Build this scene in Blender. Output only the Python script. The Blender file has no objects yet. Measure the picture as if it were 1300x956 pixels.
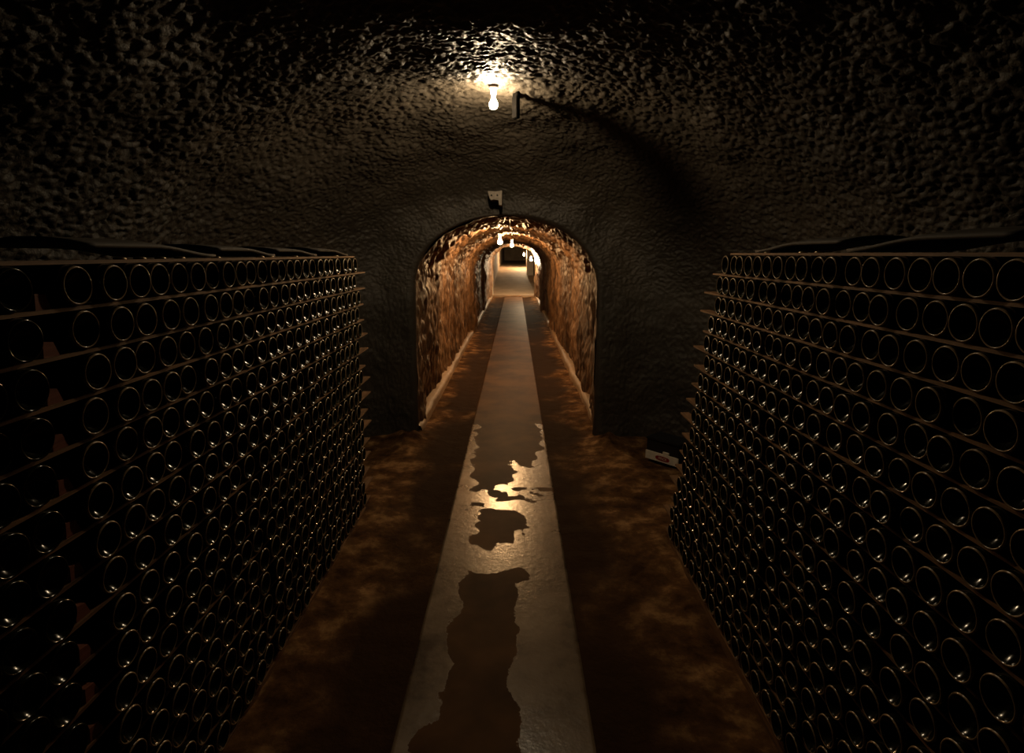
import bpy, bmesh, math, random
import numpy as np
from mathutils import Vector, Matrix

random.seed(7)
rng = np.random.default_rng(11)
SC = bpy.context.scene
COL = SC.collection
R = math.radians

# ------------------------------------------------------------------ camera
EYE = 1.72                                   # camera height above the floor
cam_d = bpy.data.cameras.new('camera')
cam = bpy.data.objects.new('camera', cam_d)
COL.objects.link(cam)
cam_d.sensor_fit = 'HORIZONTAL'
cam_d.sensor_width = 36.0
cam_d.lens = 725.0 / 1300.0 * 36.0           # 20 mm class wide angle
cam_d.shift_y = -45.0 / 1300.0               # optical axis sits above the middle of the frame
cam_d.clip_start = 0.02
cam_d.clip_end = 200
cam.location = (0, 0, EYE)
cam.rotation_euler = (R(90 - 8.7), 0, R(0.32))
SC.camera = cam

# ------------------------------------------------------------------ world and exposure
w = bpy.data.worlds.new('world')
SC.world = w
w.use_nodes = True
w.node_tree.nodes['Background'].inputs[0].default_value = (0, 0, 0, 1)
w.node_tree.nodes['Background'].inputs[1].default_value = 0.0
SC.view_settings.view_transform = 'Standard'
SC.view_settings.look = 'None'
SC.view_settings.gamma = 1.0
SC.view_settings.use_curve_mapping = False
SC.view_settings.exposure = 0.0
MAIN_L = 950.0                               # radiance of the chamber bulb
TUN_L = 1750.0                                # radiance of the passage bulbs
FAR_L = 3200.0                               # the stronger bulbs of the gallery
WARM_FAR = (1.0, 0.72, 0.42)
WARM_MAIN = (1.0, 0.76, 0.47)
WARM_TUN = (1.0, 0.58, 0.25)

# ------------------------------------------------------------------ helpers
def link(o, parent=None):
    COL.objects.link(o)
    if parent is not None:
        o.parent = parent
    return o

def tag(o, label=None, cat=None, group=None, kind=None):
    if label: o['label'] = label
    if cat: o['category'] = cat
    if group: o['group'] = group
    if kind: o['kind'] = kind
    return o

def empty(name, loc=(0, 0, 0), rz=0.0):
    o = bpy.data.objects.new(name, None)
    o.location = loc
    o.rotation_euler = (0, 0, rz)
    o.empty_display_size = 0.05
    return link(o)

def mesh_np(name, V, F, mat, parent=None, smooth=True, attrs=None):
    me = bpy.data.meshes.new(name)
    V = np.asarray(V, dtype=np.float32); F = np.asarray(F, dtype=np.int32)
    k = F.shape[1]
    me.vertices.add(len(V)); me.vertices.foreach_set('co', V.ravel())
    me.loops.add(F.size); me.loops.foreach_set('vertex_index', F.ravel())
    me.polygons.add(len(F))
    me.polygons.foreach_set('loop_start', np.arange(0, F.size, k, dtype=np.int32))
    me.polygons.foreach_set('use_smooth', np.full(len(F), smooth, dtype=bool))
    me.update(calc_edges=True)
    for n, a in (attrs or {}).items():
        at = me.attributes.new(n, 'FLOAT', 'POINT')
        at.data.foreach_set('value', np.asarray(a, dtype=np.float32))
    me.materials.append(mat)
    return link(bpy.data.objects.new(name, me), parent)

def from_bm(name, bm, mat, parent=None, smooth=False):
    me = bpy.data.meshes.new(name)
    bmesh.ops.recalc_face_normals(bm, faces=bm.faces)
    bm.to_mesh(me); bm.free()
    if smooth:
        for p in me.polygons: p.use_smooth = True
    me.materials.append(mat)
    return link(bpy.data.objects.new(name, me), parent)

def bm_box(bm, x0, x1, y0, y1, z0, z1, bev=0.0):
    vs = [bm.verts.new(p) for p in ((x0,y0,z0),(x1,y0,z0),(x1,y1,z0),(x0,y1,z0),(x0,y0,z1),(x1,y0,z1),(x1,y1,z1),(x0,y1,z1))]
    fs = [bm.faces.new([vs[i] for i in f]) for f in ((0,3,2,1),(4,5,6,7),(0,1,5,4),(1,2,6,5),(2,3,7,6),(3,0,4,7))]
    if bev > 0:
        es = list({e for f in fs for e in f.edges})
        bmesh.ops.bevel(bm, geom=es, offset=bev, segments=2, affect='EDGES')
    return vs

def box(name, x0, x1, y0, y1, z0, z1, mat, parent=None, bev=0.004):
    bm = bmesh.new(); bm_box(bm, x0, x1, y0, y1, z0, z1, bev)
    return from_bm(name, bm, mat, parent)

def lathe_arrays(prof, seg, axis='z'):
    """profile of (along, radius); end radii of 0 become poles."""
    V = []; F = []
    rings = []
    for a, r in prof:
        if r < 1e-6:
            rings.append([len(V)]); V.append((0, 0, a))
        else:
            rings.append(list(range(len(V), len(V) + seg)))
            for k in range(seg):
                t = 2 * math.pi * k / seg
                V.append((r * math.cos(t), r * math.sin(t), a))
    for A, B in zip(rings[:-1], rings[1:]):
        for k in range(seg):
            k2 = (k + 1) % seg
            if len(A) == 1: F.append((A[0], B[k], B[k2]))
            elif len(B) == 1: F.append((A[k], B[0], A[k2]))
            else: F.append((A[k], B[k], B[k2], A[k2]))
    if axis == 'x': V = [(z, x, y) for x, y, z in V]
    return V, F

def lathe(name, prof, seg, mat, parent=None, axis='z', smooth=True):
    V, F = lathe_arrays(prof, seg, axis)
    me = bpy.data.meshes.new(name); me.from_pydata(V, [], F)
    bm = bmesh.new(); bm.from_mesh(me); bmesh.ops.recalc_face_normals(bm, faces=bm.faces); bm.to_mesh(me); bm.free()
    for p in me.polygons: p.use_smooth = smooth
    me.materials.append(mat)
    return link(bpy.data.objects.new(name, me), parent)

def tube(name, pts, r, mat, parent=None, seg=8):
    """a round tube swept through points, as one mesh"""
    P = [Vector(p) for p in pts]
    V = []; F = []
    up = Vector((0, 0, 1))
    for i, p in enumerate(P):
        t = (P[min(i + 1, len(P) - 1)] - P[max(i - 1, 0)]).normalized()
        n = t.cross(up)
        if n.length < 0.05: n = t.cross(Vector((1, 0, 0)))
        n.normalize(); b = n.cross(t)
        for k in range(seg):
            a = 2 * math.pi * k / seg
            V.append(p + r * (math.cos(a) * n + math.sin(a) * b))
    for i in range(len(P) - 1):
        for k in range(seg):
            k2 = (k + 1) % seg
            F.append((i*seg+k, i*seg+k2, (i+1)*seg+k2, (i+1)*seg+k))
    F.append(tuple(range(seg))); F.append(tuple(reversed(range((len(P)-1)*seg, len(P)*seg))))
    me = bpy.data.meshes.new(name); me.from_pydata([tuple(v) for v in V], [], F)
    for p in me.polygons: p.use_smooth = True
    me.materials.append(mat)
    return link(bpy.data.objects.new(name, me), parent)

# 3-D value noise on numpy arrays
_T = rng.random((64, 64, 64)).astype(np.float32) * 2 - 1
_ROT = np.array([[0.36, 0.48, -0.8], [-0.8, 0.6, 0.0], [0.48, 0.64, 0.6]])
def vnoise(P, scale, stretch=(1, 1, 1)):
    if stretch == (1, 1, 1): P = P @ _ROT
    Q = P / (np.array(scale) * np.array(stretch)) + 137.31
    I = np.floor(Q).astype(np.int64); f = Q - I
    f = f * f * (3 - 2 * f)
    I &= 63; J = (I + 1) & 63
    x0, y0, z0 = I[..., 0], I[..., 1], I[..., 2]; x1, y1, z1 = J[..., 0], J[..., 1], J[..., 2]
    fx, fy, fz = f[..., 0], f[..., 1], f[..., 2]
    def L(a, b, t): return a + (b - a) * t
    return L(L(L(_T[x0,y0,z0], _T[x1,y0,z0], fx), L(_T[x0,y1,z0], _T[x1,y1,z0], fx), fy),
             L(L(_T[x0,y0,z1], _T[x1,y0,z1], fx), L(_T[x0,y1,z1], _T[x1,y1,z1], fx), fy), fz)

def grid_normals(G):
    du = np.gradient(G, axis=0); dv = np.gradient(G, axis=1)
    n = np.cross(du, dv); n /= np.linalg.norm(n, axis=-1, keepdims=True) + 1e-9
    return n

def grid_faces(nu, nv, mask=None):
    i, j = np.meshgrid(np.arange(nu - 1), np.arange(nv - 1), indexing='ij')
    F = np.stack([i*nv+j, (i+1)*nv+j, (i+1)*nv+j+1, i*nv+j+1], -1).reshape(-1, 4)
    return F if mask is None else F[mask.reshape(-1)]

def sub_mesh(name, G, F, mat, parent=None, attrs=None):
    """only the vertices that the faces F use"""
    V = G.reshape(-1, 3)
    u, inv = np.unique(F, return_inverse=True)
    A = {k: np.asarray(a).reshape(-1)[u] for k, a in (attrs or {}).items()}
    return mesh_np(name, V[u], inv.reshape(F.shape), mat, parent, True, A)

# ------------------------------------------------------------------ materials
class NT:
    def __init__(s, name):
        s.m = bpy.data.materials.new(name); s.m.use_nodes = True
        s.t = s.m.node_tree; s.b = s.t.nodes['Principled BSDF']
    def n(s, typ, **kw):
        nd = s.t.nodes.new(typ)
        for k, v in kw.items():
            if k.startswith('i_'): nd.inputs[k[2:].replace('_', ' ')].default_value = v
            else: setattr(nd, k, v)
        return nd
    def l(s, a, b): s.t.links.new(a, b)
    def obj(s): return s.n('ShaderNodeTexCoord').outputs['Object']
    def noise(s, scale, detail=4, rough=0.55, vec=None, mp=None):
        nd = s.n('ShaderNodeTexNoise'); nd.inputs['Scale'].default_value = scale
        nd.inputs['Detail'].default_value = detail; nd.inputs['Roughness'].default_value = rough
        v = vec or s.obj()
        if mp:
            m = s.n('ShaderNodeMapping'); m.inputs['Scale'].default_value = mp; s.l(v, m.inputs['Vector']); v = m.outputs[0]
        s.l(v, nd.inputs['Vector']); return nd.outputs['Fac']
    def ramp(s, fac, stops):
        r = s.n('ShaderNodeValToRGB'); e = r.color_ramp.elements
        while len(e) < len(stops): e.new(0.5)
        for q, (p, c) in zip(e, stops): q.position = p; q.color = (*c, 1) if len(c) == 3 else c
        s.l(fac, r.inputs[0]); return r.outputs[0]
    def mix(s, fac, a, b):
        m = s.n('ShaderNodeMix', data_type='RGBA')
        for sock, v in ((m.inputs[0], fac), (m.inputs[6], a), (m.inputs[7], b)):
            if hasattr(v, 'is_linked'): s.l(v, sock)
            else: sock.default_value = v if not isinstance(v, tuple) else (*v, 1)
        return m.outputs[2]
    def mixf(s, fac, a, b):
        m = s.n('ShaderNodeMix', data_type='FLOAT')
        for sock, v in ((m.inputs[0], fac), (m.inputs[2], a), (m.inputs[3], b)):
            if hasattr(v, 'is_linked'): s.l(v, sock)
            else: sock.default_value = v
        return m.outputs[0]
    def bump(s, h, strength, dist):
        b = s.n('ShaderNodeBump'); b.inputs['Strength'].default_value = strength; b.inputs['Distance'].default_value = dist
        s.l(h, b.inputs['Height']); s.l(b.outputs[0], s.b.inputs['Normal'])
    def setp(s, **kw):
        for k, v in kw.items():
            sock = s.b.inputs[k.replace('_', ' ')]
            if hasattr(v, 'is_linked'): s.l(v, sock)
            else: sock.default_value = (*v, 1) if isinstance(v, tuple) else v

def mat_plain(name, col, rough=0.6, metal=0.0, var=0.25, scale=30, bump=0.15):
    t = NT(name)
    f = t.noise(scale)
    dark = tuple(c * (1 - var) for c in col); lite = tuple(min(1, c * (1 + var)) for c in col)
    t.setp(Base_Color=t.ramp(f, [(0.3, dark), (0.7, lite)]), Roughness=rough, Metallic=metal)
    if bump: t.bump(f, bump, 0.003)
    return t.m

def mat_rock(name, stops, rough, fine, mp=None, bscale=60, bstr=0.5):
    t = NT(name)
    big = t.noise(1.7, 5, 0.6, mp=mp)
    t.setp(Base_Color=t.ramp(big, stops), Roughness=rough)
    t.bump(t.noise(bscale, 4, 0.65), bstr, fine)
    return t.m

M = {}
M['shot'] = mat_rock('sprayed_concrete', [(0.3, (0.029, 0.0242, 0.018)), (0.55, (0.050, 0.041, 0.030)), (0.75, (0.070, 0.057, 0.042))], 0.5, 0.006, None, 85, 0.9)
M['endwall'] = mat_rock('damp_plaster', [(0.3, (0.05, 0.041, 0.032)), (0.6, (0.085, 0.07, 0.054)), (0.8, (0.11, 0.092, 0.07))], 0.75, 0.004)

def mat_tunnel():
    t = NT('ochre_rock')
    big = t.noise(1.3, 5, 0.62, mp=(1, 1, 0.5))
    str_ = t.noise(9, 5, 0.7, mp=(1, 1, 0.22))
    c1 = t.ramp(big, [(0.3, (0.085, 0.043, 0.02)), (0.5, (0.22, 0.115, 0.05)), (0.68, (0.38, 0.23, 0.12))])
    c2 = t.ramp(str_, [(0.40, (0.10, 0.065, 0.045)), (0.60, (1, 1, 1))])
    m = t.n('ShaderNodeMix', data_type='RGBA', blend_type='MULTIPLY'); m.inputs[0].default_value = 0.85
    t.l(c1, m.inputs[6]); t.l(c2, m.inputs[7])
    t.setp(Base_Color=m.outputs[2], Roughness=0.55)
    t.bump(t.noise(26, 6, 0.75, mp=(1, 1, 0.5)), 1.0, 0.022)
    return t.m
M['tunnel'] = mat_tunnel()

def mat_floor():
    t = NT('earth_floor')
    wet = t.n('ShaderNodeAttribute', attribute_name='wet').outputs['Fac']
    f = t.noise(5, 6, 0.65)
    g = t.noise(28, 4, 0.6)
    c = t.ramp(f, [(0.36, (0.045, 0.022, 0.010)), (0.52, (0.13, 0.066, 0.028)), (0.68, (0.40, 0.235, 0.11))])
    c = t.mix(wet, c, (0.036, 0.018, 0.008))
    t.setp(Base_Color=c, Roughness=t.mixf(wet, 0.95, 0.88), Specular_IOR_Level=0.04)
    t.bump(g, 0.6, 0.008)
    return t.m
M['floor'] = mat_floor()

def mat_walk():
    t = NT('wet_concrete')
    wet = t.n('ShaderNodeAttribute', attribute_name='wet').outputs['Fac']
    fine = t.noise(22, 5, 0.65)
    add = t.n('ShaderNodeMath', operation='MULTIPLY_ADD'); t.l(fine, add.inputs[0]); add.inputs[1].default_value = 0.5; t.l(wet, add.inputs[2])
    mask = t.ramp(add.outputs[0], [(0.735, (0, 0, 0)), (0.765, (1, 1, 1))])
    damp = t.noise(3.2, 5, 0.6)
    dry = t.ramp(damp, [(0.38, (0.065, 0.042, 0.026)), (0.50, (0.15, 0.108, 0.072)), (0.66, (0.22, 0.165, 0.115))])
    silt = t.ramp(t.noise(2.1, 4, 0.6), [(0.35, (0.045, 0.020, 0.0075)), (0.65, (0.11, 0.053, 0.020))])
    col = t.mix(mask, dry, silt)
    t.setp(Base_Color=col, Roughness=t.mixf(mask, 0.24, 0.62), Specular_IOR_Level=t.mixf(mask, 0.75, 0.05))
    b = t.n('ShaderNodeBump'); b.inputs['Distance'].default_value = 0.004
    t.l(t.mixf(mask, 0.35, 0.03), b.inputs['Strength']); t.l(t.noise(30, 4, 0.6), b.inputs['Height'])
    t.l(b.outputs[0], t.b.inputs['Normal'])
    return t.m
M['walk'] = mat_walk()
M['kerb'] = mat_rock('kerb_cement', [(0.3, (0.17, 0.105, 0.055)), (0.7, (0.36, 0.24, 0.14))], 0.6, 0.006)

def mat_wood(name, a, b_, rough=0.7):
    t = NT(name)
    f = t.noise(6, 5, 0.6, mp=(14, 0.8, 14))
    t.setp(Base_Color=t.ramp(f, [(0.3, a), (0.7, b_)]), Roughness=rough)
    t.bump(f, 0.3, 0.002)
    return t.m
M['lath'] = mat_wood('aged_lath_wood', (0.09, 0.045, 0.019), (0.27, 0.135, 0.055))
M['chock'] = mat_wood('red_brown_wood', (0.17, 0.045, 0.022), (0.27, 0.085, 0.045))
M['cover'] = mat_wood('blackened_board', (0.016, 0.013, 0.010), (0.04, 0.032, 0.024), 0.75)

def mat_glass():
    t = NT('dark_bottle_glass')
    f = t.noise(60, 3, 0.6)
    t.setp(Base_Color=t.ramp(f, [(0.35, (0.004, 0.0055, 0.0025)), (0.7, (0.010, 0.011, 0.006))]),
           Roughness=t.mixf(f, 0.10, 0.2), IOR=1.5, Specular_IOR_Level=0.4)
    return t.m
M['glass'] = mat_glass()
M['rim'] = mat_plain('scuffed_highlight_rim', (0.28, 0.20, 0.12), 0.24, 0, 0.4, 90, 0.1)  # paler colour carries the rim's painted highlight besides its scuffing
M['cap'] = mat_plain('crown_cap_metal', (0.55, 0.45, 0.3), 0.3, 0.9, 0.15)
M['metal'] = mat_plain('dull_fixture_metal', (0.05, 0.045, 0.04), 0.55, 0.5)
M['porcelain'] = mat_plain('porcelain_socket', (0.55, 0.5, 0.43), 0.4)
M['galv'] = mat_plain('pale_metal_bracket', (0.24, 0.20, 0.155), 0.6, 0.1)
M['cable'] = mat_plain('pale_cable_sheath', (0.5, 0.42, 0.32), 0.5)
M['black'] = mat_plain('black_plastic', (0.010, 0.010, 0.011), 0.45)
t_ = NT('light_blocker_black'); t_.setp(Base_Color=t_.ramp(t_.noise(40), [(0.3, (0.002, 0.002, 0.002)), (0.7, (0.004, 0.0035, 0.003))]), Roughness=1.0, Specular_IOR_Level=0.0)  # kept very dark for the added shadow-casting box
M['blocker'] = t_.m
M['card'] = mat_plain('off_white_board', (0.82, 0.74, 0.62), 0.7, 0, 0.12)
M['red'] = mat_plain('red_print', (0.30, 0.015, 0.02), 0.6, 0, 0.1)
M['white'] = mat_plain('cream_print', (0.75, 0.66, 0.5), 0.6, 0, 0.05)
M['plaster'] = mat_rock('limewashed_plaster', [(0.3, (0.42, 0.33, 0.23)), (0.7, (0.62, 0.52, 0.40))], 0.7, 0.004)
M['farwall'] = mat_rock('dim_gallery_wall', [(0.3, (0.22, 0.155, 0.10)), (0.7, (0.38, 0.28, 0.19))], 0.8, 0.006)
M['farfloor'] = mat_rock('worn_gallery_floor', [(0.3, (0.24, 0.17, 0.10)), (0.7, (0.38, 0.28, 0.18))], 0.8, 0.003)

def mat_bulb(name, col, L):
    t = NT(name)
    t.setp(Base_Color=(0.9, 0.85, 0.75), Roughness=0.3, Emission_Color=col, Emission_Strength=L)
    return t.m
M['bulb_main'] = mat_bulb('glowing_bulb', WARM_MAIN, MAIN_L)
M['bulb_far'] = mat_bulb('glowing_gallery_bulb', WARM_FAR, FAR_L)
M['bulb_tun'] = mat_bulb('glowing_passage_bulb', WARM_TUN, TUN_L)

# ------------------------------------------------------------------ chamber shell (vault lofted into the end wall with its arch)
Y_END = 5.26
NW, NA = 110, 620                              # points up each wall / over the arch
def profile(xl, xr, spring, crown, nw, na, p=2.0, skew=0.0):
    """from left floor up, over and down to the right floor"""
    cx, hw = (xl + xr) / 2, (xr - xl) / 2
    z = np.linspace(-0.06, spring, nw, endpoint=False)
    L = np.stack([np.full(nw, xl), z], -1)
    a = np.linspace(math.pi, 0, na)
    c, s = np.cos(a), np.sin(a)
    A = np.stack([cx + hw * np.sign(c) * np.abs(c) ** (2 / p), spring + (crown - spring) * np.abs(s) ** (2 / p)], -1)
    Rr = np.stack([np.full(nw, xr), z[::-1]], -1)
    return np.concatenate([L, A, Rr])
P_ch = profile(-2.15, 2.15, 1.25, 2.74, NW, NA, 2.15)
P_mo = profile(-0.925, 0.755, 1.42, 2.05, NW, NA, 2.05)
rows = []
for y in np.concatenate([np.arange(-1.6, 1.4, 0.06), np.arange(1.4, 2.0, 0.03), np.arange(2.0, 3.55, 0.0088)]):
    rows.append((-0.30 * (max(0.0, 3.15 - y) / 1.5) ** 1.5 if y > 0.4 else -0.30 * (2.75 / 1.5) ** 1.5, y))   # vault widened towards the near end to darken its surface there
S_F = 0.80; Y1 = 3.55
for a in np.linspace(0, math.pi / 2, 200):
    rows.append((S_F * (1 - max(0.0, math.cos(a)) ** 1.06), Y1 + (Y_END - Y1) * math.sin(a) ** 1.06))
for s in np.linspace(S_F, 0.95, 24)[1:]:
    rows.append((s, Y_END))
for a in np.linspace(0, math.pi / 2, 8)[1:]:
    rows.append((0.95 + 0.05 * math.sin(a), Y_END + 0.055 * (1 - math.cos(a))))
S = np.array([r[0] for r in rows]); Yv = np.array([r[1] for r in rows])
G = np.zeros((len(rows), len(P_ch), 3))
G[..., 0] = P_ch[None, :, 0] * (1 - S[:, None]) + P_mo[None, :, 0] * S[:, None]
G[..., 2] = P_ch[None, :, 1] * (1 - S[:, None]) + P_mo[None, :, 1] * S[:, None]
G[..., 1] = Yv[:, None]
N = grid_normals(G)
if N[10, len(P_ch) // 2, 2] > 0: N = -N       # point into the room
rough = np.clip(1.0 - S[:, None] / 0.62, 0.0, 1.0)
G[..., 2] = np.where(P_ch[None, :, 1] < 1.25, P_ch[None, :, 1] * (1 - np.clip(S, 0, 1)[:, None]) + P_mo[None, :, 1] * np.clip(S, 0, 1)[:, None], G[..., 2])
h = 0.034 * vnoise(G, 0.55) + 0.016 * vnoise(G, 0.21)
pop = 0.25 * vnoise(G, 0.05) + 0.50 * vnoise(G + 5, 0.024) + 0.62 * vnoise(G + 9, 0.0155)
pop = np.sign(pop) * np.abs(pop) ** 0.85
h = h + pop * (0.0065 + 0.0095 * rough)
h = h + 0.045 * np.exp(-((G[..., 1] - 2.72) / 0.2) ** 2 - ((G[..., 0] + 0.3) / 0.5) ** 2) * (G[..., 2] > 1.5)   # hump added to the vault to shade its top centre
h = h + 0.004 * (1 - rough) * vnoise(G @ _ROT.T * np.array([1, 1, 1.6]) + 3, 0.09, (2.2, 1, 1))
fade = np.clip((1.0 - S) / 0.05, 0.35, 1.0)[:, None]
G = G + N * (h * fade)[..., None]
F_all = grid_faces(*G.shape[:2]).reshape(G.shape[0] - 1, G.shape[1] - 1, 4)
row_end = int(np.argmax(S >= 0.22)); c0, c1 = NW + 60, NW + NA - 60
def shell(name, f, mat, label):
    o = sub_mesh(name, G, f.reshape(-1, 4), M[mat]); tag(o, label, None, None, 'structure'); return o
shell('wall_left', F_all[:row_end, :c0], 'shot', 'rough dark side wall behind the bottle stack with chocks')
shell('wall_right', F_all[:row_end, c1:], 'shot', 'rough dark side wall behind the leaning bottle stack')
shell('ceiling', F_all[:row_end, c0:c1], 'shot', 'rough sprayed concrete vault around the bare bulb')
shell('wall_end', F_all[row_end:], 'shot', 'dark end wall with the arched opening to the passage')

# ------------------------------------------------------------------ passage (rock tunnel)
Y_FAR = 23.2
ys = [Y_END + 0.05]
while ys[-1] < Y_FAR: ys.append(ys[-1] + 0.014 + 0.0048 * (ys[-1] - Y_END))
ys[-1] = Y_FAR
ys = np.array(ys)
nw, na = 100, 190
P_a = profile(-0.925, 0.755, 1.42, 2.05, nw, na, 2.05)
P_b = profile(-0.985, 0.865, 1.40, 2.13, nw, na, 2.05)
P_c = profile(-0.90, 0.79, 1.40, 2.04, nw, na, 2.1)
k = np.clip((ys - Y_END) / 0.9, 0, 1); k = k * k * (3 - 2 * k)
rib = np.zeros_like(ys)
for c, hw_ in ((12.8, 0.45), (17.2, 0.5), (22.6, 0.9)):
    rib = np.maximum(rib, np.clip((hw_ - np.abs(ys - c)) / 0.12 + 0.5, 0, 1))
T = np.zeros((len(ys), len(P_a), 3))
for q in (0, 1):
    base = P_a[None, :, q] * (1 - k[:, None]) + P_b[None, :, q] * k[:, None]
    T[..., 2 * q] = base * (1 - rib[:, None]) + P_c[None, :, q] * rib[:, None]
T[..., 1] = ys[:, None]
NT_ = grid_normals(T)
if NT_[5, len(P_a) // 2, 2] > 0: NT_ = -NT_
up = np.clip((T[..., 2] - 1.2) / 0.5, 0, 1)
h = 0.045 * vnoise(T, 0.6) + 0.028 * vnoise(T, 0.2, (1, 1, 1.6))
h += (1 - up) * (0.030 * vnoise(T, 0.085, (1, 1, 2.4)) + 0.022 * vnoise(T, 0.042, (1, 1, 2.2)))
h += up * (0.036 * vnoise(T, 0.095) + 0.028 * vnoise(T, 0.045))
h *= np.clip((ys - Y_END) / 0.35, 0.3, 1)[:, None]
T = T + NT_ * h[..., None]
Ft = grid_faces(*T.shape[:2]).reshape(T.shape[0] - 1, T.shape[1] - 1, 4)
def tun(name, f, label):
    o = sub_mesh(name, T, f.reshape(-1, 4), M['tunnel']); tag(o, label, None, None, 'structure')
a0, a1 = nw + 10, nw + na - 10
tun('wall_passage_left', Ft[:, :a0], 'streaked ochre rock wall of the passage')
tun('wall_passage_right', Ft[:, a1:], 'streaked ochre rock wall of the passage facing it')
tun('ceiling_passage', Ft[:, a0:a1], 'rough ochre rock vault of the lit passage')

# ------------------------------------------------------------------ floors
def axis(stops):
    out = []
    for (a, b, st) in stops: out += list(np.arange(a, b, st))
    out.append(stops[-1][1]); return np.array(out)
fx = axis([(-2.3, -1.3, 0.08), (-1.3, 1.25, 0.017), (1.25, 2.3, 0.08)])
fy = axis([(-1.6, 1.4, 0.05), (1.4, 6.5, 0.018), (6.5, 12, 0.04), (12, Y_FAR, 0.09)])
X, Yg = np.meshgrid(fx, fy, indexing='ij')
FL = np.stack([X, Yg, np.zeros_like(X)], -1)
WX0, WX1 = -0.442, 0.291
gut = np.maximum(np.clip(1 - np.abs(X - (WX0 - 0.13)) / 0.2, 0, 1), np.clip(1 - np.abs(X - (WX1 + 0.13)) / 0.2, 0, 1))
side = np.clip((np.maximum(WX0 - X, X - WX1) - 0.2) / 0.3, 0, 1)
z = -0.012 - 0.018 * gut + side * (0.012 + 0.022 * vnoise(FL, 0.35) + 0.012 * vnoise(FL, 0.12) + 0.006 * vnoise(FL, 0.045))
z += (1 - side) * 0.003 * vnoise(FL, 0.08)
under = (X > WX0 + 0.03) & (X < WX1 - 0.03)
z = np.where(under, -0.06, z)
# earth heaped against the feet of the arch
for px, py in ((-1.0, 5.15), (0.86, 5.1)):
    z += 0.07 * np.exp(-(((X - px) / 0.13) ** 2 + ((Yg - py) / 0.22) ** 2)) * (1 + 0.5 * vnoise(FL, 0.07))
FL[..., 2] = z
wet = np.clip(1.25 - side * 1.5 + 0.9 * vnoise(FL + 7, 0.42) + 0.5 * vnoise(FL + 3, 0.13) * side, 0, 1)
Ff = grid_faces(*FL.shape[:2])
tag(sub_mesh('floor', FL, Ff[:, ::-1], M['floor'], None, {'wet': wet}), 'damp brown earth floor between the bottle stacks', None, None, 'structure')

wx = axis([(WX0, WX1, 0.0125)])
wy = axis([(-1.6, 1.6, 0.04), (1.6, 6.5, 0.0125), (6.5, 12, 0.04), (12, Y_FAR, 0.1)])
X, Yg = np.meshgrid(wx, wy, indexing='ij')
WK = np.stack([X, Yg, np.zeros_like(X)], -1)
e = np.minimum(X - WX0, WX1 - X)
chip = 0.006 + 0.010 * np.clip(vnoise(WK, 0.06), -1, 1)
WK[..., 2] = 0.012 - np.where(e < 0.004, 0.05, 0.0) - 0.012 * np.clip(1 - e / np.maximum(chip, 0.003), 0, 1) + 0.0012 * vnoise(WK, 0.5)
# standing water: (x, y, rx, ry, weight), seen from the stacks to the arch
# (x0, x1, y0, y1): soft-edged dark wet areas, the paler dry skin of the concrete lies between
pud = [(-0.30, 0.02, -1.0, 2.95), (-0.27, 0.07, 2.75, 2.98), (-0.24, -0.03, 3.14, 3.6), (-0.15, 0.06, 3.3, 3.62), (-0.36, -0.2, 3.58, 3.74), (-0.08, 0.31, 3.82, 3.93),
       (-0.34, -0.03, 3.98, 5.0), (-0.38, 0.16, 4.5, 5.3), (-0.40, 0.24, 4.75, 7.0), (-0.5, 0.4, 5.6, 30.0)]
Xw = X + 0.055 * vnoise(WK + 11, 0.17) + 0.03 * vnoise(WK + 21, 0.07); Yw = Yg + 0.13 * vnoise(WK + 15, 0.19) + 0.05 * vnoise(WK + 25, 0.08)
fld = np.zeros_like(X)
for (xa, xb, ya, yb) in pud:
    d_ = np.minimum(np.minimum(Xw - xa, xb - Xw) / 0.14, np.minimum(Yw - ya, yb - Yw) / 0.20)
    fld = np.maximum(fld, np.clip(0.5 + d_, 0, 1))
fld = fld + 0.24 * vnoise(WK + 2, 0.2) + 0.22 * vnoise(WK + 6, 0.075)
tag(sub_mesh('floor_walkway', WK, grid_faces(*WK.shape[:2])[:, ::-1], M['walk'], None, {'wet': fld}), 'wet concrete walkway strip with puddles down the middle', None, None, 'structure')

# cement kerbs along the foot of the passage walls
def kerb(name, x, sgn, label):
    yk = axis([(Y_END + 0.05, 9, 0.05), (9, Y_FAR, 0.15)])
    prof = [(-0.10, 0.085), (-0.045, 0.08), (-0.012, 0.066), (0.0, 0.04), (0.006, -0.04)]
    K = np.zeros((len(yk), len(prof), 3))
    for j, (a, zz) in enumerate(prof):
        K[:, j, 0] = x + sgn * (-a) * -1.0; K[:, j, 2] = zz
    K[..., 1] = yk[:, None]
    K[..., 0] += 0.016 * vnoise(K, 0.35) * 1.0 + 0.008 * vnoise(K, 0.12)
    K[..., 2] += 0.014 * vnoise(K + 4, 0.3) + 0.008 * vnoise(K + 1, 0.1)
    tag(sub_mesh(name, K, grid_faces(*K.shape[:2]), M['kerb']), label, None, None, 'structure')
kerb('trim_1', -0.905, 1, 'crumbling cement kerb along the passage wall')
kerb('trim_2', 0.785, -1, 'crumbling cement kerb at the foot of the other passage wall')

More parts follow.
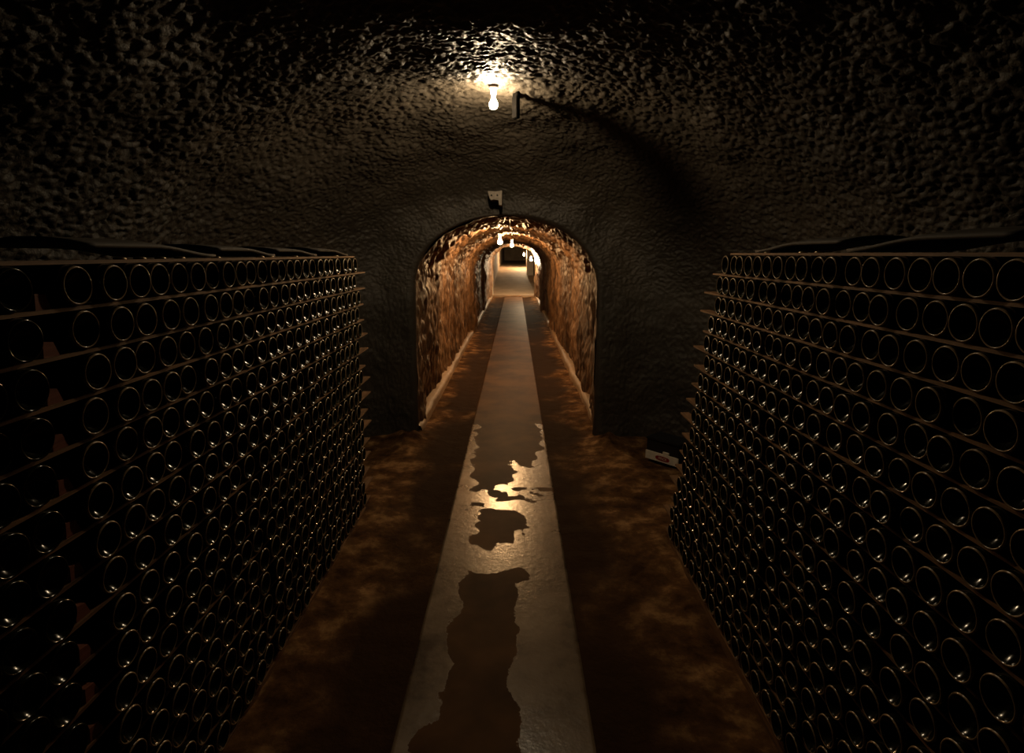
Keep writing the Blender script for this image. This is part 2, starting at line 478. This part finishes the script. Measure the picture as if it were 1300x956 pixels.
# ------------------------------------------------------------------ far gallery beyond the passage
def slab(name, pts, mat, label, depth=0.12, d=(0, 0, -1)):
    """a polygon thickened along d"""
    bm = bmesh.new()
    a = [bm.verts.new(p) for p in pts]; b = [bm.verts.new(tuple(p[i] + d[i] * depth for i in range(3))) for p in pts]
    bm.faces.new(a); bm.faces.new(b[::-1]); n = len(pts)
    for i in range(n): bm.faces.new((a[i], b[i], b[(i + 1) % n], a[(i + 1) % n]))
    return tag(from_bm(name, bm, M[mat]), label, None, None, 'structure')
def zf(y): return 0.04 + 0.9 * min(max((y - Y_FAR) / 10.8, 0), 1) + 0.22 * min(max((y - 34.0) / 14.0, 0), 1)
Y2, Y3 = 34.0, 48.0
slab('floor_gallery', [(-2.6, Y_FAR, zf(Y_FAR)), (2.6, Y_FAR, zf(Y_FAR)), (2.6, Y2, zf(Y2)), (-2.6, Y2, zf(Y2))], 'farfloor', 'pale worn floor rising beyond the passage')
slab('floor_gallery_landing', [(-2.6, Y2, zf(Y2)), (2.6, Y2, zf(Y2)), (2.6, Y3, zf(Y3)), (-2.6, Y3, zf(Y3))], 'farfloor', 'level far end of the gallery floor')
slab('ceiling_gallery', [(-2.6, Y_FAR, 2.15), (2.6, Y_FAR, 2.15), (2.6, Y3, 2.6), (-2.6, Y3, 2.6)], 'farwall', 'low dim ceiling of the far gallery', 0.12, (0, 0, 1))
slab('wall_gallery_left', [(-0.98, Y_FAR + 0.3, 0), (-0.90, Y3, 0), (-0.90, Y3, 2.7), (-0.98, Y_FAR + 0.3, 2.7)], 'farwall', 'dim wall of the far gallery', 0.2, (-1, 0, 0))
slab('wall_gallery_right', [(0.62, 30.3, 0), (0.78, Y3, 0), (0.78, Y3, 2.7), (0.62, 30.3, 2.7)], 'farwall', 'dim gallery wall beyond the dark side opening', 0.2, (1, 0, 0))
slab('wall_gallery_painted_shade', [(2.4, Y_FAR, 0), (2.4, 30.6, 0), (2.4, 30.6, 2.6), (2.4, Y_FAR, 2.6)], 'cover', 'back of the gallery side opening, its shade painted black', 0.2, (1, 0, 0))  # near-black slab paints the shade inside the opening
slab('wall_gallery_end', [(-2.6, Y3, 0), (2.6, Y3, 0), (2.6, Y3, 2.7), (-2.6, Y3, 2.7)], 'farwall', 'dim end wall far down the gallery', 0.2, (0, 1, 0))
def jamb(name, x0, x1, y0, y1, label):
    tag(box(name, x0, x1, y0, y1, 0.0, 2.3, M['plaster'], None, 0.02), label, None, None, 'structure')
jamb('door_1', -1.1, -0.90, Y_FAR - 0.02, Y_FAR + 0.35, 'limewashed jamb where the passage meets the gallery')
jamb('door_2', 0.80, 1.15, Y_FAR - 0.02, Y_FAR + 0.30, 'limewashed jamb before the dark side opening')
jamb('door_3', 0.60, 0.95, 30.0, 30.35, 'limewashed jamb past the dark side opening')
slab('trim_3', [(-1.0, Y_FAR - 0.06, 0.06), (0.9, Y_FAR - 0.06, 0.06), (0.9, Y_FAR + 0.06, 0.06), (-1.0, Y_FAR + 0.06, 0.06)], 'kerb', 'worn stone sill at the far end of the passage', 0.1)

# ------------------------------------------------------------------ bottles
BR = 0.0475                                   # body radius
PITCH = 0.1045                                # row height: bottle and lath
ROWS = 16
Z0 = 0.046                                    # underside of the lowest lath's bottles
prof = [(0.034, 0), (0.031, 0.010), (0.022, 0.022), (0.011, 0.0335), (0.0040, 0.0386), (0.0012, 0.0402), (0.0, 0.0420), (0.0008, 0.0438), (0.0030, 0.0454),
        (0.010, 0.0470), (0.024, BR), (0.165, BR), (0.185, 0.0462), (0.205, 0.0415), (0.225, 0.0345), (0.245, 0.0265), (0.262, 0.0205), (0.282, 0.0165), (0.302, 0.0150),
        (0.306, 0.0150), (0.3065, 0.0168), (0.3105, 0.0168), (0.3135, 0.0160), (0.3150, 0.0140), (0.3155, 0)]
proto = lathe('wine_bottle', prof, 36, M['glass'], None, 'x')
proto_me = proto.data
bpy.data.objects.remove(proto)
proto_me.materials.append(M['rim'])
for p in proto_me.polygons:                   # the worn standing ring, its highlight painted in as paler colour
    if p.center.x < 0.0021 and 0.0385 < p.center.yz.length < 0.0447: p.material_index = 1
no_glint_me = proto_me.copy()  # copy without the painted highlight, for bottles whose rims stay unlit
for p in no_glint_me.polygons: p.material_index = 0
PM = [p.material_index for p in proto_me.polygons]
PV = np.array([v.co[:] for v in proto_me.vertices])
PF = [tuple(p.vertices) for p in proto_me.polygons]

def face_x(side, i):
    """where the bottle bases of row i (0 = top) stand"""
    if side < 0: return -1.0
    return 1.035 - 0.125 * (i / (ROWS - 1)) ** 1.15
def row_z(i, side): return Z0 + (ROWS - 1 - i) * PITCH + (-0.014 if side < 0 else 0.004)       # underside of the bottles of row i

top_l = [1.311, 1.429, 1.519, 1.616, 1.707, 1.80, 1.898, 1.995, 2.085, 2.18, 2.272, 2.365, 2.458, 2.551, 2.645, 2.74, 2.842, 2.94, 3.04, 3.133, 3.29, 3.42, 3.52, 3.63]
top_r = [2.86, 2.768, 2.675, 2.582, 2.49, 2.398, 2.305, 2.212, 2.115, 2.02, 1.91, 1.785, 1.69, 1.585, 1.485, 1.388, 1.292, 1.195, 1.09, 0.99]
def row_positions(side, i):
    out = []
    if i == 0:
        for y in (top_l if side < 0 else top_r):
            if out: y = max(y, out[-1] + 0.0958) if side < 0 else min(y, out[-1] - 0.0958)
            out.append(y)
        return out
    if side < 0:
        y = 1.325 + random.uniform(-0.02, 0.02)
        while y < 3.66:
            out.append(y); y += 0.0958 + random.random() ** 3 * 0.014 + (0.02 if random.random() < 0.06 else 0)
    else:
        y = 2.90 + 0.27 * (i / (ROWS - 1)) + random.uniform(-0.02, 0.02)
        while y > 0.93:
            out.append(y); y -= 0.0958 + random.random() ** 3 * 0.014 + (0.02 if random.random() < 0.06 else 0)
    return out

bottles = []                                  # (side, row, matrix, reversed)
def put(side, i, y, num, rev=False):
    x = face_x(side, i) + random.uniform(-0.002, 0.014) * side
    zc = row_z(i, side) + BR + 0.0003
    yaw = R(random.uniform(-0.1, 0.1))
    m = Matrix.Translation((x, y, zc)) @ Matrix.Rotation(yaw + (0 if side > 0 else math.pi), 4, 'Z')
    m = m @ Matrix.Rotation(random.uniform(0, 6.28), 4, 'X')
    bottles.append([side, i, m, rev, num])
for side in (-1, 1):
    for i in range(ROWS):
        for num, y in enumerate(row_positions(side, i)): put(side, i, y, num)
for i in range(ROWS):                         # bottles beyond the chocks, their bases without the painted rim highlight
    for num, y in enumerate((1.150, 1.052, 0.954)): put(-1, i, y + random.uniform(-0.0008, 0.0008), num, True)

Rc = cam.rotation_euler.to_matrix().transposed()
def project(p):
    q = Rc @ (Vector(p) - cam.location)
    return 650 + 725 * q.x / -q.z, 433 - 725 * q.y / -q.z, -q.z
def seen_size(b):
    u, v, d = project(b[2].translation)
    return (0 if (-25 < u < 1325 and v < 960) else 50) + d
bottles.sort(key=seen_size)
ordn = ['first', 'second', 'third', 'fourth', 'fifth', 'sixth', 'seventh', 'eighth', 'ninth', 'tenth', 'eleventh', 'twelfth', 'thirteenth', 'fourteenth', 'fifteenth', 'sixteenth', 'seventeenth', 'eighteenth', 'nineteenth']
ordn += ['twentieth'] + ['twenty-' + q for q in ordn[:9]]
def row_word(i):
    return {0: 'topmost row', ROWS - 1: 'lowest row'}.get(i, ordn[i] + ' row down')
stack_word = {-1: 'upright stack with red-brown chocks', 1: 'leaning stack near black box'}
grp = {-1: 'bottles in the upright stack', 1: 'bottles in the leaning stack'}
for b in bottles[:300]:
    o = bpy.data.objects.new('wine_bottle', no_glint_me if b[3] else proto_me)
    o.matrix_world = b[2]
    link(o)
    if b[3]: lab = f'{ordn[b[4]]} dull-based dark bottle past the chock, {row_word(b[1])} of the upright stack'
    elif b[0] < 0: lab = f'{ordn[b[4]]} dark bottle from the red-brown chock, {row_word(b[1])} of the upright stack'
    else: lab = f'{ordn[b[4]]} dark bottle from the arch-side end, {row_word(b[1])}, {stack_word[1]}'
    tag(o, lab, 'bottle', grp[b[0]])
VV, FF, off = [], [], 0
for b in bottles[300:]:
    mtx = np.array(b[2])
    VV.append(PV @ mtx[:3, :3].T + mtx[:3, 3])
    FF += [tuple(v + off for v in f) for f in PF]; off += len(PV)
me = bpy.data.meshes.new('bottle_mass')
me.from_pydata(np.concatenate(VV).tolist(), [], FF)
me.polygons.foreach_set('use_smooth', [True] * len(me.polygons))
me.materials.append(M['glass']); me.materials.append(M['rim'])
me.polygons.foreach_set('material_index', PM * len(bottles[300:]))
tag(link(bpy.data.objects.new('bottle_mass', me)), 'dark bottles packed in the far ends of both stacks', 'bottles', None, 'stuff')

# laths between the rows
LT = PITCH - 2 * BR - 0.0006                   # lath thickness
def lath(side, i, y0, y1):
    """under row i (i = -1: on top of the stack)"""
    xf = face_x(side, max(i, 0)) + (0.03 if i < 0 else 0.018) * side
    z1 = row_z(i, side) if i >= 0 else row_z(0, side) + PITCH + 0.0008
    t = LT if i < ROWS - 1 else LT
    n = 9
    wdt = 0.052
    V, F = [], []
    for k_ in range(n + 1):
        y = y0 + (y1 - y0) * k_ / n
        dx = random.uniform(-0.0025, 0.0025)
        for (a, zz) in ((0, z1 - t), (wdt, z1 - t), (wdt, z1 - 0.0002), (0, z1 - 0.0002)):
            V.append((xf + side * (a + dx), y, zz))
    for k_ in range(n):
        for j in range(4):
            F.append((k_*4+j, k_*4+(j+1)%4, (k_+1)*4+(j+1)%4, (k_+1)*4+j))
    F.append((3, 2, 1, 0)); F.append((n*4, n*4+1, n*4+2, n*4+3))
    bm = bmesh.new(); vs = [bm.verts.new(v) for v in V]
    for f in F: bm.faces.new([vs[q] for q in f])
    o = from_bm('wooden_lath', bm, M['lath'])
    where = 'on top' if i < 0 else 'under the ' + row_word(i)
    tag(o, f'thin wooden lath {where} of the {stack_word[side]}', 'lath', 'laths of the upright stack' if side < 0 else 'laths of the leaning stack')
for i in range(-1, ROWS):
    lath(-1, i, 0.75, (3.70 if i < 0 else 3.86 + random.uniform(-0.05, 0.07)))
    if i < 0: lath(1, i, 0.75, 2.86)
    else: lath(1, i, 0.75, 3.10 + 0.27 * (i / (ROWS - 1)) + random.uniform(-0.05, 0.08))
# floor sleepers that carry the stacks
for side in (-1, 1):
    xf = face_x(side, ROWS - 1)
    bm = bmesh.new()
    a, b_ = sorted((xf + side * 0.012, xf + side * 0.09))
    bm_box(bm, a, b_, 0.75, 3.66 if side < 0 else 3.2, -0.03, row_z(ROWS - 1, side) - LT, 0.003)
    tag(from_bm('sleeper_beam', bm, M['lath']), 'squared floor beam under the ' + ('upright stack with red-brown chocks' if side < 0 else 'leaning stack near the black box'), 'beam', 'floor beams under the stacks')
# chocks
for i in range(ROWS):
    y = 1.232 + random.uniform(-0.004, 0.004)
    bm = bmesh.new()
    zb = row_z(i, -1); x0 = -1.022
    vs = [bm.verts.new(p) for p in ((x0, y-0.022, zb), (x0, y+0.022, zb), (x0, y+0.008, zb+0.032), (x0, y-0.020, zb+0.036),
                                    (x0-0.07, y-0.022, zb), (x0-0.07, y+0.022, zb), (x0-0.07, y+0.008, zb+0.032), (x0-0.07, y-0.020, zb+0.036))]
    for f in ((0,1,2,3), (7,6,5,4), (0,4,5,1), (1,5,6,2), (2,6,7,3), (3,7,4,0)): bm.faces.new([vs[q] for q in f])
    o = from_bm('wooden_chock', bm, M['chock'])
    tag(o, f'red-brown wooden chock beside {row_word(i)} of bottles in the upright stack', 'chock', 'chocks at the row ends')

# warped dark boards laid over the tops of the stacks
def cover(side, y0, y1, rise, label):
    zt = row_z(0, side) + PITCH + 0.0008
    n, m_ = 14, 5
    V, F = [], []
    xa = face_x(side, 0) + side * 0.03
    for k_ in range(n + 1):
        t = k_ / n
        prof_ = 1.0 if t < 0.45 else 0.5 + 0.5 * math.cos((t - 0.45) / 0.55 * math.pi)
        y = y0 + (y1 - y0) * t
        for layer in (0, 1):
            for j in range(m_ + 1):
                s = j / m_
                x = xa + side * (0.02 + 0.30 * s)
                arch = rise * prof_ * (0.62 + 0.38 * math.sin(math.pi * min(1, s * 1.1)))
                V.append((x, y, zt + 0.002 + arch + (0.011 if layer else 0)))
    st = 2 * (m_ + 1)
    for k_ in range(n):
        for j in range(m_):
            a = k_ * st + j
            F.append((a, a + 1, a + st + 1, a + st)); a += m_ + 1
            F.append((a, a + st, a + st + 1, a + 1))
        for j in (0, m_):
            a = k_ * st + j
            F.append((a, a + st, a + st + m_ + 1, a + m_ + 1) if j == 0 else (a, a + m_ + 1, a + st + m_ + 1, a + st))
    for k_ in (0, n):
        for j in range(m_):
            a = k_ * st + j
            F.append((a, a + m_ + 1, a + m_ + 2, a + 1))
    me = bpy.data.meshes.new('cover_board'); me.from_pydata(V, [], F)
    bm = bmesh.new(); bm.from_mesh(me); bpy.data.meshes.remove(me)
    o = from_bm('cover_board', bm, M['cover'], None, True)
    tag(o, label, 'board', 'warped boards on the stacks')
cover(-1, 1.40, 2.02, 0.045, 'blackened warped board on the upright stack, closest to its chocks')
cover(-1, 2.03, 2.52, 0.036, 'blackened warped board on the upright stack, second from the chocks')
cover(-1, 2.53, 3.05, 0.034, 'blackened warped board on the upright stack, third from the chocks')
cover(-1, 3.06, 3.62, 0.038, 'blackened warped board at the tunnel end of the upright stack')
cover(1, 1.92, 2.62, 0.045, 'blackened warped board at the tunnel end of the leaning stack')
cover(1, 1.25, 1.90, 0.05, 'blackened warped board further along the leaning stack')

# loose crown caps on the top laths
cap_prof = [(0.0, 0.0), (0.0, 0.0150), (0.002, 0.0155), (0.0045, 0.0140), (0.006, 0.0110), (0.0066, 0.0)]
cap0 = lathe('crown_cap', cap_prof, 21, M['cap'])
cap_me = cap0.data
bpy.data.objects.remove(cap0)
for v in cap_me.vertices:                     # crimped skirt
    if abs(v.co.z) < 0.003 and v.co.xy.length > 0.01:
        a = math.atan2(v.co.y, v.co.x); v.co.x *= 1 + 0.05 * math.cos(a * 10.5); v.co.y *= 1 + 0.05 * math.cos(a * 10.5)
for side, yl in ((-1, (1.522, 1.600, 1.697, 1.795, 2.014, 2.365, 2.465, 2.741, 3.371)), (1, (2.48, 2.06, 2.18))):
    zt = row_z(0, side) + PITCH + 0.0008
    for y in yl:
        o = bpy.data.objects.new('crown_cap', cap_me)
        o.location = (face_x(side, 0) + side * random.uniform(0.045, 0.05), y, zt)
        o.rotation_euler = (0, 0, random.uniform(0, 6))
        link(o)
        near = ordn[int(np.argmin([abs(q - y) for q in row_positions(side, 0)]))]
        tag(o, f'loose crown cap above the {near} bottle from the ' + ('chock on the upright' if side < 0 else 'arch-side end of the leaning') + ' stack', 'crown cap', 'loose crown caps on the ' + ('upright' if side < 0 else 'leaning') + ' stack')

# ------------------------------------------------------------------ lamps
bulb_prof = [(0.0, 0.0), (-0.004, 0.012), (-0.03, 0.0145), (-0.045, 0.022), (-0.062, 0.0295), (-0.078, 0.0300), (-0.092, 0.0245), (-0.101, 0.013), (-0.1035, 0.0)]
sock_prof = [(0.0, 0.0), (0.0, 0.034), (-0.012, 0.034), (-0.016, 0.024), (-0.05, 0.021), (-0.055, 0.017), (-0.055, 0.0)]
def lamp(name, loc, mat, label, drop=0.0, group=None, scale=1.0):
    """loc = top of the fitting on the rock; the bulb hangs down"""
    e = empty(name, loc)
    tag(e, label, 'lamp', group)
    lathe('ceiling_rose', [(0.03, 0.0), (0.03, 0.045), (0.0, 0.045), (-0.008, 0.03), (-0.008, 0.0)], 24, M['metal'], e)
    if drop > 0.01: lathe('stem', [(0.0, 0.006), (-drop, 0.006)], 10, M['metal'], e)
    s = lathe('lamp_socket', [(a * scale - drop, r * scale) for a, r in sock_prof], 20, M['porcelain'], e)
    b = lathe('bulb', [((a - 0.05) * scale - drop, r * scale) for a, r in bulb_prof], 20, mat, e)
    return e
LAMP = (-0.133, 3.67, 2.742)
lamp('ceiling_lamp', LAMP, M['bulb_main'], 'bare glowing bulb on the rough vault above the stacks', 0.018, None, 0.85)
# black box added beside the lamp to cast the dark streak on the vault
jd = Vector((0.81, 0.585, 0)).normalized()
jb = empty('added_shadow_box', (LAMP[0] + jd.x * 0.17, LAMP[1] + jd.y * 0.17, 2.58), math.atan2(jd.y, jd.x))
tag(jb, 'small matte black box added beside the bare bulb to cast a shadow', 'added shadow box')
box('box_body', -0.012, 0.014, -0.025, 0.025, -0.02, 0.19, M['blocker'], jb, 0.004)
box('box_lid', -0.016, -0.0125, -0.0235, 0.0235, -0.016, 0.11, M['blocker'], jb, 0.001)
tube('blocker_stub', [(-0.014, 0, 0.13), (-0.06, 0, 0.15), (-0.10, 0, 0.155), (-0.135, 0, 0.15)], 0.005, M['blocker'], jb)

def on_vault(x, y, above=0.0):
    """height of the passage vault above (x, y)"""
    i = int(np.argmin(np.abs(ys - y))); r = T[i, nw:nw + na]
    return float(r[int(np.argmin(np.abs(r[:, 0] - x))), 2]) + above
for (x, y, zb, lab) in ((-0.21, 8.0, 1.884, 'bare glowing bulb nearest the arch on the passage vault'),
                        (-0.063, 11.3, 1.886, 'second bare glowing bulb from the arch on the passage vault')):
    zt_ = on_vault(x, y, 0.0)
    lamp('passage_lamp', (x, y, zt_ - 0.005), M['bulb_tun'], lab, max(0.0, zt_ - zb - 0.12), 'bulbs along the passage')
for (x, y, zb, lab) in ((0.60, 22.0, 1.53, 'bare glowing bulb low on the wall before the dark side opening'),
                        (0.50, 33.0, 1.68, 'bare glowing bulb in the gallery beyond the limewashed jambs')):
    zt_ = on_vault(x, y) if y < Y_FAR else 2.15 + (y - Y_FAR) * 0.45 / (Y3 - Y_FAR)
    lamp('passage_lamp', (x, y, zt_ - 0.01), M['bulb_far'], lab, max(0.0, zt_ - zb - 0.13), 'bulbs along the passage', 1.3)

# cable along the passage vault
def cable(ctrl, r, label):
    cy = [c[0] for c in ctrl]; cx_ = [c[1] for c in ctrl]
    pts = []
    for y in np.arange(cy[0], cy[-1], 0.07):
        x = float(np.interp(y, cy, cx_))
        i = int(np.argmin(np.abs(ys - y)))
        blk = T[max(0, i - 6):i + 7, nw:nw + na].reshape(-1, 3)
        pts.append((x, y, float(blk[np.abs(blk[:, 0] - x) < 0.03, 2].min()) - r - 0.002))
    zs = np.array([p[2] for p in pts]); zm = np.array([zs[max(0, i - 2):i + 3].min() for i in range(len(zs))])
    tag(tube('power_cable', [(p[0], p[1], float(z_)) for p, z_ in zip(pts, zm)], r, M['cable']), label, 'cable')
cable([(5.36, -0.14), (5.6, -0.125), (5.9, -0.10), (6.3, -0.11), (7.95, -0.205)], 0.009, 'pale cable clipped from the arch crown to the nearest passage bulb')
cable([(5.7, 0.14), (5.9, 0.03), (6.05, -0.05), (6.6, -0.06), (8.5, -0.05), (11.25, -0.06)], 0.008, 'pale cable branching across the vault to the second passage bulb')

# small pale bracket on the end wall above the arch
e = empty('wall_bracket', (-0.175, 5.10, 2.20))
tag(e, 'small pale chipped bracket on the wall above the arch', 'bracket')
bm = bmesh.new()
out = [(-0.062, 0.055), (-0.05, 0.0), (-0.036, -0.022), (-0.01, -0.016), (0.03, -0.022), (0.034, -0.062), (0.058, -0.064), (0.060, 0.06), (0.0, 0.052)]
a = [bm.verts.new((x, -0.03, z)) for x, z in out]; b = [bm.verts.new((x, 0.16, z)) for x, z in out]
bm.faces.new(a[::-1]); bm.faces.new(b)
for q in range(len(out)): bm.faces.new((a[q], a[(q+1) % len(out)], b[(q+1) % len(out)], b[q]))
from_bm('plate', bm, M['galv'], e)
for dx in (-0.03, 0.02):
    bl = lathe('bolt', [(0.0, 0.0), (0.0, 0.008), (0.007, 0.008), (0.009, 0.0)], 8, M['metal'], e)
    bl.location = (dx, -0.028, 0.02); bl.rotation_euler = (R(90), 0, 0)

# ------------------------------------------------------------------ black box with a printed white strip
A = Vector((1.096, 4.61, 0)); B = Vector((1.305, 4.38, 0))
ang = math.atan2(B.y - A.y, B.x - A.x)
W = (B - A).length
e = empty('printed_box', (A.x, A.y, 0.02), ang)
tag(e, 'black box with a white strip and red oval print on the floor', 'box')
box('box_body', 0.0, W, 0.012, 0.20, 0.0, 0.17, M['black'], e, 0.006)
box('box_lid', -0.004, W + 0.004, 0.004, 0.206, 0.171, 0.19, M['black'], e, 0.005)
strip = box('front_strip', 0.0, W, 0.0, 0.011, 0.004, 0.075, M['card'], e, 0.002)
box('tab', W * 0.53, W * 0.72, 0.0, 0.011, 0.0755, 0.098, M['card'], e, 0.002)
bm = bmesh.new()
hw_, hh = 0.066, 0.020
o_ = []
for k_ in range(32):
    t = 2 * math.pi * k_ / 32
    c, s = math.cos(t), math.sin(t)
    o_.append((W * 0.53 + hw_ * math.copysign(abs(c) ** 0.7, c), 0.037 + hh * math.copysign(abs(s) ** 0.7, s)))
a = [bm.verts.new((x, -0.0012, z)) for x, z in o_]; b = [bm.verts.new((x, 0.0005, z)) for x, z in o_]
bm.faces.new(a); bm.faces.new(b[::-1])
for q in range(32): bm.faces.new((a[q], b[q], b[(q+1) % 32], a[(q+1) % 32]))
from_bm('printed_oval', bm, M['red'], strip)
cu = bpy.data.curves.new('lettering', 'FONT')
cu.body = 'FINCK'; cu.size = 0.028; cu.shear = 0.3; cu.align_x = 'CENTER'; cu.align_y = 'CENTER'; cu.extrude = 0.0004; cu.offset = 0.0002
to = bpy.data.objects.new('lettering', cu)
COL.objects.link(to)
bpy.context.view_layer.update()
dg = bpy.context.evaluated_depsgraph_get()
tme = bpy.data.meshes.new_from_object(to.evaluated_get(dg))
bpy.data.objects.remove(to)
tme.materials.clear(); tme.materials.append(M['white'])
lt = bpy.data.objects.new('lettering', tme)
link(lt, strip)
lt.location = (W * 0.53, -0.0018, 0.037); lt.rotation_euler = (R(90), 0, 0)
